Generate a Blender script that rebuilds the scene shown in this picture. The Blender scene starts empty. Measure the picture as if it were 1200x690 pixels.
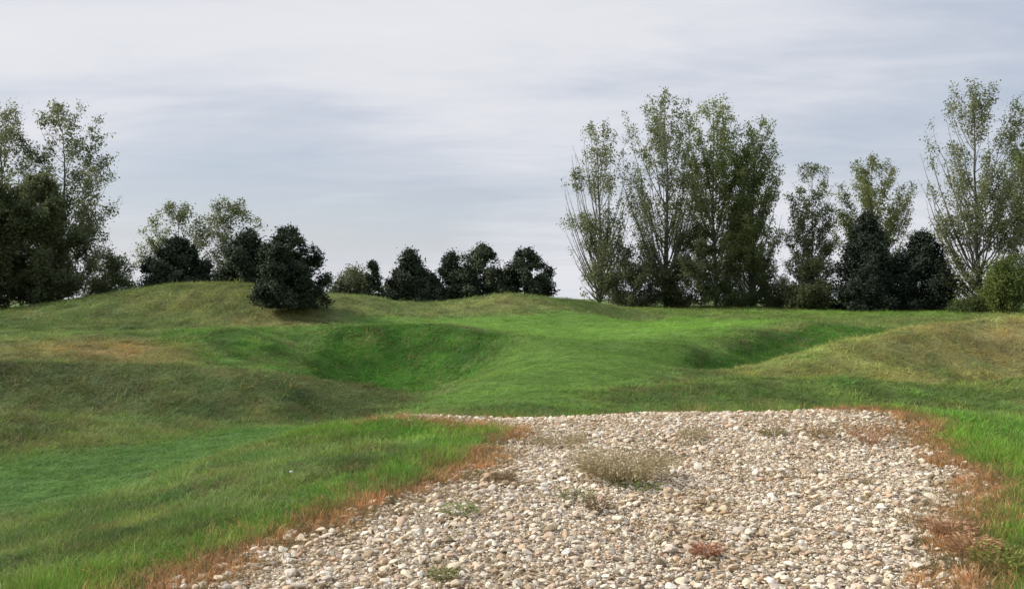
import bpy, math, random
import numpy as np
from mathutils import Vector, Matrix

random.seed(7); RNG = np.random.default_rng(7)
SC = bpy.context.scene
COL = SC.collection
R = math.radians

# ------------------------------------------------------------------ camera
EYE = 1.6; F = 1039.0; CX = 600.0; HY = 350.0          # eye height, focal length and horizon of the 1200x690 photo
cam = bpy.data.cameras.new('camera'); co = bpy.data.objects.new('camera', cam); COL.objects.link(co)
co.location = (0, 0, EYE)
cam.sensor_width = 36; cam.lens = 36 * F / 1200
co.rotation_euler = (R(90) + math.atan((HY - 345) / F), 0, 0)
cam.clip_start = 0.1; cam.clip_end = 8000
SC.camera = co

# ------------------------------------------------------------------ sky and sun
SUN_EL, SUN_AZ = 38, -82        # degrees; azimuth clockwise from the view direction (+Y)
w = bpy.data.worlds.new('World'); SC.world = w; w.use_nodes = True
nt = w.node_tree; nt.nodes.clear()
def N(t, typ, **kw):
    n = t.nodes.new(typ)
    for k, v in kw.items(): setattr(n, k, v)
    return n
sky = N(nt, 'ShaderNodeTexSky', sky_type='NISHITA', sun_disc=False)
sky.sun_elevation = R(SUN_EL); sky.sun_rotation = R(SUN_AZ); sky.altitude = 200; sky.air_density = 1.2; sky.dust_density = 2.0
tc = N(nt, 'ShaderNodeTexCoord'); sep = N(nt, 'ShaderNodeSeparateXYZ')
nt.links.new(tc.outputs['Generated'], sep.inputs[0])
zc = N(nt, 'ShaderNodeMath', operation='MAXIMUM'); nt.links.new(sep.outputs[2], zc.inputs[0]); zc.inputs[1].default_value = 0.0
za = N(nt, 'ShaderNodeMath', operation='ADD'); nt.links.new(zc.outputs[0], za.inputs[0]); za.inputs[1].default_value = 0.10
dv = []
for i in (0, 1):
    d = N(nt, 'ShaderNodeMath', operation='DIVIDE'); nt.links.new(sep.outputs[i], d.inputs[0]); nt.links.new(za.outputs[0], d.inputs[1]); dv.append(d)
cmb = N(nt, 'ShaderNodeCombineXYZ')
nt.links.new(dv[0].outputs[0], cmb.inputs[0]); nt.links.new(dv[1].outputs[0], cmb.inputs[1])
def cloud_noise(scale, detail, rough, dist, loc, stretch=(1, 1, 1), rz=0):
    mp = N(nt, 'ShaderNodeMapping'); mp.inputs['Location'].default_value = loc; mp.inputs['Scale'].default_value = stretch
    mp.inputs['Rotation'].default_value = (0, 0, rz)
    nt.links.new(cmb.outputs[0], mp.inputs[0])
    n = N(nt, 'ShaderNodeTexNoise'); n.inputs['Scale'].default_value = scale; n.inputs['Detail'].default_value = detail
    n.inputs['Roughness'].default_value = rough; n.inputs['Distortion'].default_value = dist
    nt.links.new(mp.outputs[0], n.inputs['Vector']); return n
def ramp(t, src, stops):
    r = N(t, 'ShaderNodeValToRGB'); t.links.new(src, r.inputs[0])
    e = r.color_ramp.elements
    while len(e) < len(stops): e.new(0.5)
    for k, (p, c) in zip(e, stops): k.position = p; k.color = c if len(c) == 4 else (*c, 1)
    return r
SKY_OFF = (-19.86, 7.12, 10.14)
n0 = cloud_noise(0.24, 2, 0.5, 0.3, SKY_OFF)
n1 = cloud_noise(0.6, 7, 0.55, 0.6, (3.1, 1.4, 0), (0.7, 1.1, 1), 0.25)
n2 = cloud_noise(2.2, 6, 0.6, 0.4, (0.2, 5.4, 2), (0.6, 1.3, 1), 0.1)
def fmix(f, a, b):
    m = N(nt, 'ShaderNodeMix', data_type='FLOAT'); m.inputs[0].default_value = f
    nt.links.new(a, m.inputs[2]); nt.links.new(b, m.inputs[3]); return m.outputs[0]
thick = fmix(.55, fmix(.35, n1.outputs[0], n2.outputs[0]), n0.outputs[0])     # thickness of the cloud sheet
cov = ramp(nt, thick, [(0.42, (0.70,) * 3), (0.54, (0.97,) * 3)])
cl = ramp(nt, thick, [(0.41, (0.58, 0.66, 0.83)), (0.49, (0.745, 0.79, 0.895)), (0.57, (0.93, 0.94, 0.995)), (.64, (1, .99, 1.02))])
clm = N(nt, 'ShaderNodeVectorMath', operation='SCALE'); clm.inputs['Scale'].default_value = 7.8
nt.links.new(cl.outputs[0], clm.inputs[0])
mx = N(nt, 'ShaderNodeMix', data_type='RGBA')
mr = N(nt, 'ShaderNodeMapRange'); nt.links.new(zc.outputs[0], mr.inputs[0])      # low down one looks through so much air that the sheet closes
mr.inputs[1].default_value = 0.0; mr.inputs[2].default_value = 0.22; mr.inputs[3].default_value = 1.0; mr.inputs[4].default_value = 0.0
cvx = N(nt, 'ShaderNodeMath', operation='MAXIMUM'); nt.links.new(cov.outputs[0], cvx.inputs[0]); nt.links.new(mr.outputs[0], cvx.inputs[1])
hz = N(nt, 'ShaderNodeMath', operation='MULTIPLY'); nt.links.new(mr.outputs[0], hz.inputs[0]); hz.inputs[1].default_value = .85
lo = N(nt, 'ShaderNodeMix', data_type='RGBA'); lo.inputs[7].default_value = (7.2, 7.3, 7.8, 1)
nt.links.new(hz.outputs[0], lo.inputs[0]); nt.links.new(clm.outputs[0], lo.inputs[6])
nt.links.new(cvx.outputs[0], mx.inputs[0]); nt.links.new(sky.outputs[0], mx.inputs[6]); nt.links.new(lo.outputs[2], mx.inputs[7])
bg = N(nt, 'ShaderNodeBackground'); bg.inputs[1].default_value = 0.1
nt.links.new(mx.outputs[2], bg.inputs[0])
wo = N(nt, 'ShaderNodeOutputWorld'); nt.links.new(bg.outputs[0], wo.inputs[0])

sl = bpy.data.lights.new('sun', 'SUN'); so = bpy.data.objects.new('sun', sl); COL.objects.link(so)
sl.energy = 3.9; sl.angle = R(12); sl.color = (1.0, 0.94, 0.85)
sd = Vector((math.sin(R(SUN_AZ)) * math.cos(R(SUN_EL)), math.cos(R(SUN_AZ)) * math.cos(R(SUN_EL)), math.sin(R(SUN_EL))))
so.rotation_euler = sd.to_track_quat('Z', 'Y').to_euler(); so.location = (0, 0, 40)
SC.view_settings.view_transform = 'Standard'; SC.view_settings.look = 'None'
SC.view_settings.exposure = 0.12; SC.view_settings.gamma = 1.0; SC.view_settings.use_curve_mapping = False

# ------------------------------------------------------------------ small numeric helpers
def at(px, py, Y):
    """world point seen at photo pixel (px, py) at depth Y"""
    return ((px - CX) / F * Y, Y, EYE - (py - HY) / F * Y)
def hash2(ix, iy, s):
    h = (ix.astype(np.int64) * 374761393 + iy.astype(np.int64) * 668265263 + s * 1442695041) & 0x7fffffff
    h = ((h ^ (h >> 13)) * 1274126177) & 0x7fffffff
    h = h ^ (h >> 16)
    return (h & 0xffff) / 65535.0
def vnoise(x, y, s=0):
    ix = np.floor(x); iy = np.floor(y); fx = x - ix; fy = y - iy
    fx = fx * fx * (3 - 2 * fx); fy = fy * fy * (3 - 2 * fy)
    a = hash2(ix, iy, s); b = hash2(ix + 1, iy, s); c = hash2(ix, iy + 1, s); d = hash2(ix + 1, iy + 1, s)
    return (a * (1 - fx) + b * fx) * (1 - fy) + (c * (1 - fx) + d * fx) * fy
def fbm(x, y, s=0, o=4):
    v = 0; a = 0.5; t = 0
    for k in range(o):
        v = v + a * vnoise(x, y, s + k); t += a; a *= 0.5; x = x * 2.03 + 7.1; y = y * 2.03 + 3.7
    return v / t
def sstep(a, b, x):
    t = np.clip((x - a) / (b - a), 0, 1); return t * t * (3 - 2 * t)
def sdf(px, py, poly):
    """signed distance to a polygon, negative inside"""
    P = np.stack([px, py], -1); d = np.full(px.shape, 1e9); ins = np.zeros(px.shape, bool)
    n = len(poly)
    for i in range(n):
        a = np.array(poly[i]); b = np.array(poly[(i + 1) % n]); e = b - a; v = P - a
        t = np.clip((v @ e) / (e @ e + 1e-12), 0, 1)
        q = v - t[..., None] * e
        d = np.minimum(d, np.sqrt((q * q).sum(-1)))
        c = ((a[1] > py) != (b[1] > py)) & (px < (b[0] - a[0]) * (py - a[1]) / (b[1] - a[1] + 1e-12) + a[0])
        ins ^= c
    return np.where(ins, -d, d)

# ------------------------------------------------------------------ the lie of the land (thin-plate spline through surveyed points)
S = [(0, -30, 0), (-30, -30, -.6), (30, -30, 0), (-2, 0, 0), (3, 0, 0), (0, 5, 0), (2, 5, 0), (-1, 7, 0), (3.8, 7, 0.0), (1.5, 9, 0),
     (.3, 10.5, .02), (2, 12.2, .02), (5, 12.6, .02), (-1.6, 12.2, -.02), (4.4, 10, 0), (2, 14.5, -.55), (5, 15, -.55), (-1, 14.2, -.5), (3, 17.5, -.75), (7, 17.5, -.75),
     (6, 10, .02), (8, 12, -.1), (5.5, 7, 0.05), (10, 7, 0), (8.5, 15, -.45),
     (-14, 10, -.55), (-12, 4, -.4), (-25, 14, -.5), (-8, 0, -.3), (14, 0, .1), (20, 12, -.2), (-4, 3, -.2)]
for p in [  # foreground bank and mown walk, lower left
          (0, 600, 9.7), (0, 560, 11.5), (110, 560, 11.2), (200, 530, 12.9), (300, 505, 14.4), (200, 600, 7.9), (100, 650, 6.2), (0, 690, 5.5),
          (300, 560, 8.5), (400, 520, 10.4), (500, 510, 11), (430, 498, 12.6), (250, 640, 6.2), (0, 487, 15.2), (60, 491, 15), (0, 536, 13), (90, 525, 13.2),
          # low ridge, middle left: crest then front foot
          (-150, 430, 20), (0, 432, 20), (140, 435, 20), (300, 440, 20.5), (430, 455, 21), (495, 464, 21.5),
          (-150, 466, 18.9), (0, 468, 18.9), (100, 472, 18.8), (300, 478, 18.8), (430, 480, 19.6),
          # slope behind it
          (0, 428, 30), (100, 424, 31), (0, 399, 36), (100, 393, 37), (200, 391, 37.5), (290, 390, 38), (200, 428, 32), (290, 432, 32.5),
          # steep grass face, middle
          (390, 388, 40), (450, 385, 40.5), (520, 385, 40.5), (590, 396, 38), (380, 446, 35.2), (450, 455, 35.8), (500, 456, 35.2), (450, 420, 38.2), (540, 444, 34.5), (390, 383, 42.6), (450, 381, 43), (520, 381, 43), (590, 392, 40.5), (345, 436, 33), (350, 398, 39),
          # fairway ramp
          (600, 475, 18), (600, 458, 22), (600, 440, 27), (650, 420, 33), (700, 400, 42), (700, 385, 52), (720, 372, 65), (740, 362, 78),
          (660, 440, 27), (740, 420, 33), (560, 462, 22), (500, 374, 52), (420, 374, 50), (600, 374, 54),
          # big mound, far left
          (0, 391, 43), (200, 386, 46), (300, 380, 47), (400, 376, 49), (-100, 385, 47), (50, 366, 50), (120, 349, 52), (200, 336, 53), (285, 336, 53),
          (340, 366, 49), (385, 348, 54), (445, 351, 55), (130, 368, 49.5), (230, 362, 50), (0, 374, 49),
          # low mounds, far centre
          (450, 353, 62), (520, 355, 64), (590, 347, 62), (640, 350, 64), (700, 358, 67), (500, 367, 58), (600, 367, 57),
          # far right flat
          (800, 366, 72), (900, 370, 68), (1000, 372, 66), (1100, 371, 64), (1200, 368, 64), (850, 358, 84), (980, 363, 80), (1090, 363, 78), (1300, 366, 70),
          # hollow, right
          (960, 381, 46), (880, 389, 42), (805, 410, 37.5), (855, 441, 36), (815, 440, 35.2), (920, 428, 39.2), (900, 408, 41), (880, 385, 44.5), (960, 378, 48), (1000, 383, 48), (760, 445, 27),
          # right mound
          (860, 446, 29.5), (920, 422, 31), (1000, 400, 32), (1100, 385, 33), (1200, 375, 34), (1350, 367, 35), (1000, 440, 29.5), (1200, 440, 30.5), (1100, 415, 31.2), (1200, 408, 32.2),
          # bank behind the gravel, right
          (700, 456, 22), (860, 447, 22), (1000, 446, 22), (1200, 446, 22), (1350, 444, 22), (720, 476, 20), (860, 474, 20.4), (1000, 473, 20.4), (1200, 474, 20)]:
    S.append(at(*p))
def behind(px, Y, z): S.append(((px - CX) / F * Y, Y, z))
for a in [(0, 24, -.55), (140, 23.5, -.75), (300, 24, -.95), (430, 24.5, -1.3), (300, 15, -.62), (100, 15.3, -.62), (0, 16.4, -.62), (100, 63, .9), (200, 63, .9), (290, 63, .9), (400, 66, .8), (0, 62, .3), (-100, 60, .2),
          (520, 75, .8), (600, 75, .9), (680, 78, .9), (740, 92, .9), (600, 100, .5), (200, 100, .4), (1000, 100, .5), (-200, 100, .2), (1400, 100, .4),
          (900, 27, -1.35), (1000, 25, -1.2), (1200, 25, -1.2), (860, 25.5, -1.15), (720, 25, -.95), (1050, 40, -.5), (1200, 42, -.2), (1120, 52, .1), (1350, 44, 0),
          (600, 160, .4), (0, 160, 0), (1200, 160, .3), (-300, 30, -.4), (-300, 45, .2), (1500, 30, 0.2), (1500, 60, .5)]: behind(*a)
S = np.array(S); _C = S[:, :2]
def _U(r2): return 0.5 * r2 * np.log(r2 + 1e-9)
def _fit():
    n = len(S); d2 = ((_C[:, None] - _C[None]) ** 2).sum(-1); K = _U(d2) + np.eye(n) * 0.01
    P = np.hstack([np.ones((n, 1)), _C]); A = np.block([[K, P], [P.T, np.zeros((3, 3))]])
    return np.linalg.solve(A, np.concatenate([S[:, 2], np.zeros(3)]))
_W = _fit()
def smooth_height(x, y):
    x = np.atleast_1d(np.asarray(x, float)); y = np.atleast_1d(np.asarray(y, float)); out = np.empty(x.shape)
    fx = x.ravel(); fy = y.ravel(); o = np.empty(fx.shape)
    for i in range(0, len(fx), 20000):
        xs = np.clip(fx[i:i + 20000], -110, 110); ys = np.clip(fy[i:i + 20000], -35, 165)
        r2 = (xs[:, None] - _C[None, :, 0]) ** 2 + (ys[:, None] - _C[None, :, 1]) ** 2
        o[i:i + 20000] = _U(r2) @ _W[:-3] + _W[-3] + _W[-2] * xs + _W[-1] * ys
    # flatten to open country away from the course
    return o.reshape(x.shape)
# crests and toes weathered less than a spline would have them: sharpen the relief on a half-metre grid
_gx = np.arange(-62, 62.1, .5); _gy = np.arange(10, 100.1, .5); _A, _B = np.meshgrid(_gx, _gy)
def _blur(z, s):
    k = np.exp(-.5 * (np.arange(-3 * s, 3 * s + 1) / s) ** 2); k /= k.sum(); p = 3 * s
    z = np.pad(z, p, mode='edge'); z = np.apply_along_axis(np.convolve, 0, z, k, 'same'); z = np.apply_along_axis(np.convolve, 1, z, k, 'same'); return z[p:-p, p:-p]
def _bil(G, fx, fy):
    u = np.clip((fx + 62) / .5, 0, len(_gx) - 1.001); v = np.clip((fy - 10) / .5, 0, len(_gy) - 1.001); i = u.astype(int); j = v.astype(int); a = u - i; b = v - j
    return (G[j, i] * (1 - a) + G[j, i + 1] * a) * (1 - b) + (G[j + 1, i] * (1 - a) + G[j + 1, i + 1] * a) * b
_T = S[:, 2].copy()
for _it in range(5):
    _Z = smooth_height(_A, _B); _E = (_Z - _blur(_Z, 4)) * .9 * sstep(14, 17.5, _B) * sstep(95, 80, _B) * sstep(60, 50, np.abs(_A))
    if _it == 4: break
    _e = _bil(_E, S[:, 0], S[:, 1]); S[:, 2] = _T - np.where(_e > 0, _e, .35 * _e); _W = _fit()      # keep the crests at their surveyed heights
def height(x, y):
    x = np.atleast_1d(np.asarray(x, float)); y = np.atleast_1d(np.asarray(y, float)); o = smooth_height(x, y).ravel(); fx = x.ravel(); fy = y.ravel()
    o = o + _bil(_E, fx, fy)
    rr = np.sqrt(fx ** 2 + (fy - 50) ** 2); k = sstep(70, 110, rr)
    o = o * (1 - k) + 0.2 * k
    o = o + (fbm(fx * .45, fy * .45, 5, 4) - .5) * 0.10 * sstep(12, 20, fy) + (fbm(fx * 1.7, fy * 1.7, 9, 3) - .5) * 0.03
    return o.reshape(x.shape)
def h1(x, y): return float(height(x, y)[0])
_YS = np.concatenate([np.arange(3, 20, .1), np.arange(20, 120, .25)])
def hit(px, py):
    X = (px - CX) / F * _YS; z = EYE - (py - HY) / F * _YS; hh = height(X, _YS)
    i = np.argmax(z < hh)
    if not (z < hh).any(): i = len(_YS) - 1
    return (X[i], _YS[i])

# ------------------------------------------------------------------ outlines on the ground
GRAVEL = [(-4.2, 1.0), (-3.5, 3.2), (-2.5, 4.75), (-1.85, 5.75), (-1.2, 6.9), (-.62, 8.1), (-.22, 9.4), (.02, 10.4), (-.1, 11.1), (-1.0, 11.5), (-1.9, 11.9), (-2.4, 12.3),
          (-1.9, 12.75), (0, 12.7), (2.4, 12.75), (4.4, 12.9), (5.15, 12.7), (5.05, 11.2), (4.75, 9.6), (4.25, 8.0), (3.75, 6.9), (3.15, 5.9), (2.7, 5.0), (2.2, 3.6), (1.8, 1.0)]
def gravel_d(x, y): return sdf(x, y, GRAVEL) + (fbm(x * 2.2, y * 2.2, 31, 3) - .5) * 0.5
FAIR = [hit(*p) for p in [(478, 480), (530, 458), (572, 428), (606, 402), (602, 390), (400, 384), (420, 374), (600, 371), (800, 371), (955, 376), (880, 386), (800, 408), (778, 440), (700, 458), (670, 480)]]
WALK = [(-16, 9.6), (-7, 9.1), (-5.2, 9.4), (-4.3, 10.1), (-3.8, 11.2), (-3.1, 13.2), (-2.5, 14.8), (-3.2, 15.9), (-4.6, 15.4), (-5.7, 14.0), (-6.6, 13.0), (-8, 12.2), (-16, 12.4)]

def lin(r, g, b):
    f = lambda c: ((c / 255 + .055) / 1.055) ** 2.4 if c > 10 else c / 255 / 12.92
    return np.array([f(r), f(g), f(b)])
C_FAIR, C_WALK, C_ROUGH, C_OLIVE, C_TAN, C_LUSH, C_RUST, C_DEEP = (lin(104, 134, 59), lin(90, 122, 58), lin(92, 116, 58), lin(98, 106, 66), lin(140, 128, 88), lin(96, 136, 50), lin(194, 150, 104), lin(66, 108, 36))
ZONES = []      # patches of differing turf, hollow faces also darkened for shade: outline, colour, softness in metres, strength
for pts, rgb, soft, st in [
    ([(-250, 18), (-250, 25), (0, 25), (140, 25), (300, 25), (430, 25), (495, 23), (485, 20), (440, 18.7), (300, 17.7), (0, 17.9)], (80, 92, 52), .4, .97),
    ([(-250, 27), (-250, 38), (0, 36.5), (150, 35), (240, 33), (240, 27)], (108, 108, 64), 1.4, .8),
    ([(200, 41), (400, 42), (352, 38.5), (338, 27), (240, 27), (250, 33), (170, 36)], (78, 112, 44), .9, .9),
    ([(395, 41.5), (500, 42), (598, 39.5), (575, 34), (525, 30), (500, 27), (340, 27), (346, 34), (365, 38)], (56, 95, 25), .5, .98),  # deep green grass, darkened further to stand in for shade on the face
    ([(340, 32), (400, 34), (440, 35), (450, 33), (340, 30)], (108, 104, 56), .8, .6),
    ([(800, 37), (880, 41.5), (960, 46), (1060, 47), (1060, 36), (900, 33.5), (850, 32.2), (790, 33.5)], (58, 94, 27), .5, .97),  # lush green hollow, with some of its shade put into the colour
    ([(850, 28.5), (866, 31.5), (925, 33.5), (1000, 34.8), (1100, 38), (1450, 42), (1450, 27), (860, 27)], (118, 122, 70), .4, .95),
    ([(870, 30), (925, 33), (1000, 34.5), (1060, 35), (1040, 32.5), (960, 31)], (132, 142, 84), .6, .8),
    ([(690, 19), (690, 23.6), (860, 25.5), (1450, 25.5), (1450, 17.5), (1000, 18.5)], (90, 110, 56), .4, .95),
    ([(-250, 43.5), (0, 43.5), (200, 46), (300, 47), (345, 50), (330, 56), (-250, 56)], (80, 98, 48), 1.0, .9)]:
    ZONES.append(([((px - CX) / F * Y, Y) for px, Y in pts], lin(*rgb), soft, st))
BLOBS = []   # px, py, radius across, radius in depth (metres), colour, strength
for px, py, rx, ry, c, s in [
    (140, 412, 2.5, 2, lin(150, 116, 78), .5), (60, 510, 2.2, 1.2, C_OLIVE, .8), (240, 350, 6, 3, lin(110, 112, 62), .7), (330, 374, 3, 2, C_TAN, .6),
    (590, 354, 4, 3, lin(128, 126, 82), .7), (420, 358, 4, 4, lin(120, 124, 78), .5), (1070, 412, 1.5, 1.5, C_TAN, .5), (1180, 395, 3, 2, C_TAN, .7), (1190, 425, 3, 2, C_TAN, .4),
    (1120, 510, 1.6, 2.5, C_LUSH, .8), (540, 508, 1.2, .8, C_LUSH, .9), (430, 505, 1.5, 1.0, C_LUSH, .6), (1040, 367, 12, 5, C_LUSH, .5)]:
    X, Y = hit(px, py); BLOBS.append((X, Y, rx, ry, c, s))
def ground_col(x, y):
    n = fbm(x * .25, y * .25, 11, 4)[..., None]; n2 = fbm(x * 1.3, y * 1.3, 17, 4)[..., None]; n3 = fbm(x * 5, y * 5, 23, 3)[..., None]
    c = C_ROUGH * (1 - n) + C_OLIVE * n
    wob = (fbm(x * .8, y * .8, 51, 3) - .5) * 2
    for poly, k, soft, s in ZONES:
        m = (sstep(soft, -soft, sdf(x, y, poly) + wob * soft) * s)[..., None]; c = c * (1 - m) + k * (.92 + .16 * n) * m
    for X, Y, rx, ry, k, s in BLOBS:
        m = np.exp(-((x - X) / rx) ** 2 - ((y - Y) / ry) ** 2)[..., None]
        m = np.clip(m * s * (0.55 + 0.9 * n2), 0, 1); c = c * (1 - m) + k * m
    c = c * (0.40 + 1.2 * n2)
    c = c * 1.36
    dry = sstep(.56, .74, n2 * .55 + n3 * .45); c = c * (1 - .45 * dry) + C_TAN * .9 * .45 * dry
    f = fair_mask(x, y)[..., None]; wk = walk_mask(x, y)[..., None]
    c = c * (1 - f) + C_FAIR * (0.9 + .2 * n2) * (1 + .30 * sstep(38, 45, y))[..., None] * f
    c = c * (1 - wk) + C_WALK * (0.9 + .2 * n2) * wk
    g = gravel_d(x, y)
    lush = (sstep(1.1, .35, g) * sstep(13, 11.5, y) * sstep(-.02, .3, g))[..., None] * (0.4 + .6 * n2)
    c = c * (1 - lush) + C_LUSH * lush
    return np.clip(c * (0.86 + .28 * n3), 0, 1)
def fair_mask(x, y): return sstep(.8, -.8, sdf(x, y, FAIR) + (fbm(x * .6, y * .6, 41, 3) - .5) * 1.2)
def walk_mask(x, y): return sstep(.8, -.9, sdf(x, y, WALK) + (fbm(x * .8, y * .8, 43, 3) - .5) * 0.9)

# ------------------------------------------------------------------ mesh and material helpers
def tag(o, label=None, cat=None, group=None, kind=None):
    for k, v in (('label', label), ('category', cat), ('group', group), ('kind', kind)):
        if v: o[k] = v
    return o
def mesh(name, V, Fc, mat=None, smooth=False):
    me = bpy.data.meshes.new(name); me.from_pydata(V if isinstance(V, list) else V.tolist(), [], Fc if isinstance(Fc, list) else Fc.tolist())
    if mat: me.materials.append(mat)
    if smooth: me.polygons.foreach_set('use_smooth', [True] * len(me.polygons))
    me.update(); return me
def link(name, me, parent=None, loc=None):
    o = bpy.data.objects.new(name, me); COL.objects.link(o)
    if parent: o.parent = parent
    if loc is not None: o.location = loc
    return o
def mat_base(name, rough=.8):
    m = bpy.data.materials.new(name); m.use_nodes = True; t = m.node_tree; b = t.nodes['Principled BSDF']
    b.inputs['Roughness'].default_value = rough; b.inputs['Specular IOR Level'].default_value = .25
    return m, t, b
def noise_node(t, scale, detail=4, rough=.6, coord='Object'):
    tcn = N(t, 'ShaderNodeTexCoord'); n = N(t, 'ShaderNodeTexNoise'); n.inputs['Scale'].default_value = scale
    n.inputs['Detail'].default_value = detail; n.inputs['Roughness'].default_value = rough
    t.links.new(tcn.outputs[coord], n.inputs['Vector']); return n
def mult(t, a, b):
    m = N(t, 'ShaderNodeMix', data_type='RGBA', blend_type='MULTIPLY'); m.inputs[0].default_value = 1
    t.links.new(a, m.inputs[6]); t.links.new(b, m.inputs[7]); return m.outputs[2]

def mat_ground():
    m, t, b = mat_base('turf', .95)
    a = N(t, 'ShaderNodeAttribute', attribute_name='col')
    n = noise_node(t, 14, 6, .7); r = ramp(t, n.outputs[0], [(.3, (.55, .55, .5)), (.5, (1, 1, 1)), (.72, (1.0, 1.0, .9))])
    n2 = noise_node(t, 2.6, 5, .65); r2 = ramp(t, n2.outputs[0], [(.32, (.72, .74, .68)), (.66, (1, 1, 1))])
    t.links.new(mult(t, mult(t, a.outputs['Color'], r.outputs[0]), r2.outputs[0]), b.inputs['Base Color'])
    bp = N(t, 'ShaderNodeBump'); bp.inputs['Strength'].default_value = .7; bp.inputs['Distance'].default_value = .05
    t.links.new(n.outputs[0], bp.inputs['Height']); t.links.new(bp.outputs[0], b.inputs['Normal']); return m
def mat_leafy(name, attr, kind, trans=.35, tint=(1, 1, 1)):
    """diffuse leaf with light passing through; colour from an attribute"""
    m, t, b = mat_base(name, .6)
    a = N(t, 'ShaderNodeAttribute', attribute_name=attr, attribute_type=kind)
    b.inputs['Specular IOR Level'].default_value = .2
    t.links.new(a.outputs['Color'], b.inputs['Base Color'])
    tr = N(t, 'ShaderNodeBsdfTranslucent'); t.links.new(a.outputs['Color'], tr.inputs[0])
    ms = N(t, 'ShaderNodeMixShader'); ms.inputs[0].default_value = trans
    t.links.new(b.outputs[0], ms.inputs[1]); t.links.new(tr.outputs[0], ms.inputs[2])
    t.links.new(ms.outputs[0], t.nodes['Material Output'].inputs[0]); return m
def mat_stone():
    m, t, b = mat_base('pebble', .75)
    oi = N(t, 'ShaderNodeObjectInfo')
    r = ramp(t, oi.outputs['Random'], [(0, (.20, .17, .12)), (.06, (.46, .37, .26)), (.16, (.66, .50, .36)), (.24, (.74, .60, .50)), (.34, (.78, .68, .53)), (.46, (.80, .73, .60)), (.57, (.74, .68, .61)), (.64, (.56, .50, .46)), (.72, (.84, .78, .65)), (.82, (.90, .87, .78)), (.95, (.92, .89, .83)), (1, (.56, .38, .27))])
    n = noise_node(t, 2.5, 5, .65); r2 = ramp(t, n.outputs[0], [(.28, (.74, .70, .62)), (.5, (1, 1, 1))])
    wm = N(t, 'ShaderNodeMix', data_type='RGBA', blend_type='MULTIPLY'); wm.inputs[0].default_value = 1; wm.inputs[7].default_value = (1.0, .965, .89, 1)
    gp = N(t, 'ShaderNodeNewGeometry'); dn = N(t, 'ShaderNodeTexNoise'); dn.inputs['Scale'].default_value = 1.1; dn.inputs['Detail'].default_value = 5; dn.inputs['Roughness'].default_value = .65
    t.links.new(gp.outputs['Position'], dn.inputs['Vector']); dirt = ramp(t, dn.outputs[0], [(.33, (.74, .66, .53)), (.47, (1, .985, .96)), (.66, (1, 1, 1))])
    t.links.new(mult(t, mult(t, r.outputs[0], r2.outputs[0]), dirt.outputs[0]), wm.inputs[6]); t.links.new(wm.outputs[2], b.inputs['Base Color'])
    bp = N(t, 'ShaderNodeBump'); bp.inputs['Strength'].default_value = .35; bp.inputs['Distance'].default_value = .02
    t.links.new(n.outputs[0], bp.inputs['Height']); t.links.new(bp.outputs[0], b.inputs['Normal']); return m
def mat_simple(name, c1, c2, scale=6, rough=.85, bump=.3, stretch=None):
    m, t, b = mat_base(name, rough)
    n = noise_node(t, scale, 5, .65); r = ramp(t, n.outputs[0], [(.32, c1), (.68, c2)])
    t.links.new(r.outputs[0], b.inputs['Base Color'])
    bp = N(t, 'ShaderNodeBump'); bp.inputs['Strength'].default_value = bump; bp.inputs['Distance'].default_value = .03
    t.links.new(n.outputs[0], bp.inputs['Height']); t.links.new(bp.outputs[0], b.inputs['Normal']); return m

M_GROUND = mat_ground(); M_STONE = mat_stone()
M_SOIL = mat_simple('gravel_soil', (.24, .19, .13), (.52, .44, .32), 22)
M_GRASS = mat_leafy('grass_blades', 'col', 'INSTANCER', .3)
M_LEAF = mat_leafy('leaves', 'leafcol', 'GEOMETRY', .55)
M_NEEDLE = mat_leafy('needles', 'leafcol', 'GEOMETRY', .12)
M_BARK = mat_simple('grey_bark', (.085, .08, .065), (.20, .19, .165), 5)
M_BARKD = mat_simple('dark_bark', (.05, .04, .03), (.12, .09, .07), 5)
M_WEED = mat_leafy('weed_stems', 'leafcol', 'GEOMETRY', .25)
M_WHITE = mat_simple('white_stone', (.72, .70, .66), (.85, .84, .8), 30, .5, .1)

# ------------------------------------------------------------------ the ground, one sheet out to the horizon
def axis(lo_f, hi_f, step, lo, hi, grow):
    v = list(np.arange(lo_f, hi_f, step)); s = step; a = hi_f
    while a < hi: v.append(a); s = max(step, min(s * 1.05, (abs(a - hi_f)) * grow + step)); a += s
    v.append(hi); s = step; a = lo_f - step; pre = []
    while a > lo: pre.append(a); s = max(step, min(s * 1.05, abs(a - lo_f) * grow + step)); a -= s
    pre.append(lo); return np.array(pre[::-1] + v)
gx = axis(-9, 9, .13, -2500, 2500, .02); gy = axis(2.5, 18, .12, -600, 3500, .012)
GX, GY = np.meshgrid(gx, gy); HZ = height(GX, GY)
# the bed of the gravel is a shallow tray cut in the turf
gd = gravel_d(GX, GY); HZ = HZ - .05 * sstep(.02, -.15, gd)
nx, ny = len(gx), len(gy)
V = np.stack([GX.ravel(), GY.ravel(), HZ.ravel()], -1)
I = np.arange(nx * ny).reshape(ny, nx)
Q = np.stack([I[:-1, :-1].ravel(), I[:-1, 1:].ravel(), I[1:, 1:].ravel(), I[1:, :-1].ravel()], -1)
me = mesh('ground', V, Q, M_GROUND, True)
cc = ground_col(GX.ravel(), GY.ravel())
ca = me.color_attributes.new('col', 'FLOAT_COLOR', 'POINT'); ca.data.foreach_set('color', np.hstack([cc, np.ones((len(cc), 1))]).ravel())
tag(link('ground', me), kind='structure')
print('ground', nx, ny)

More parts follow.
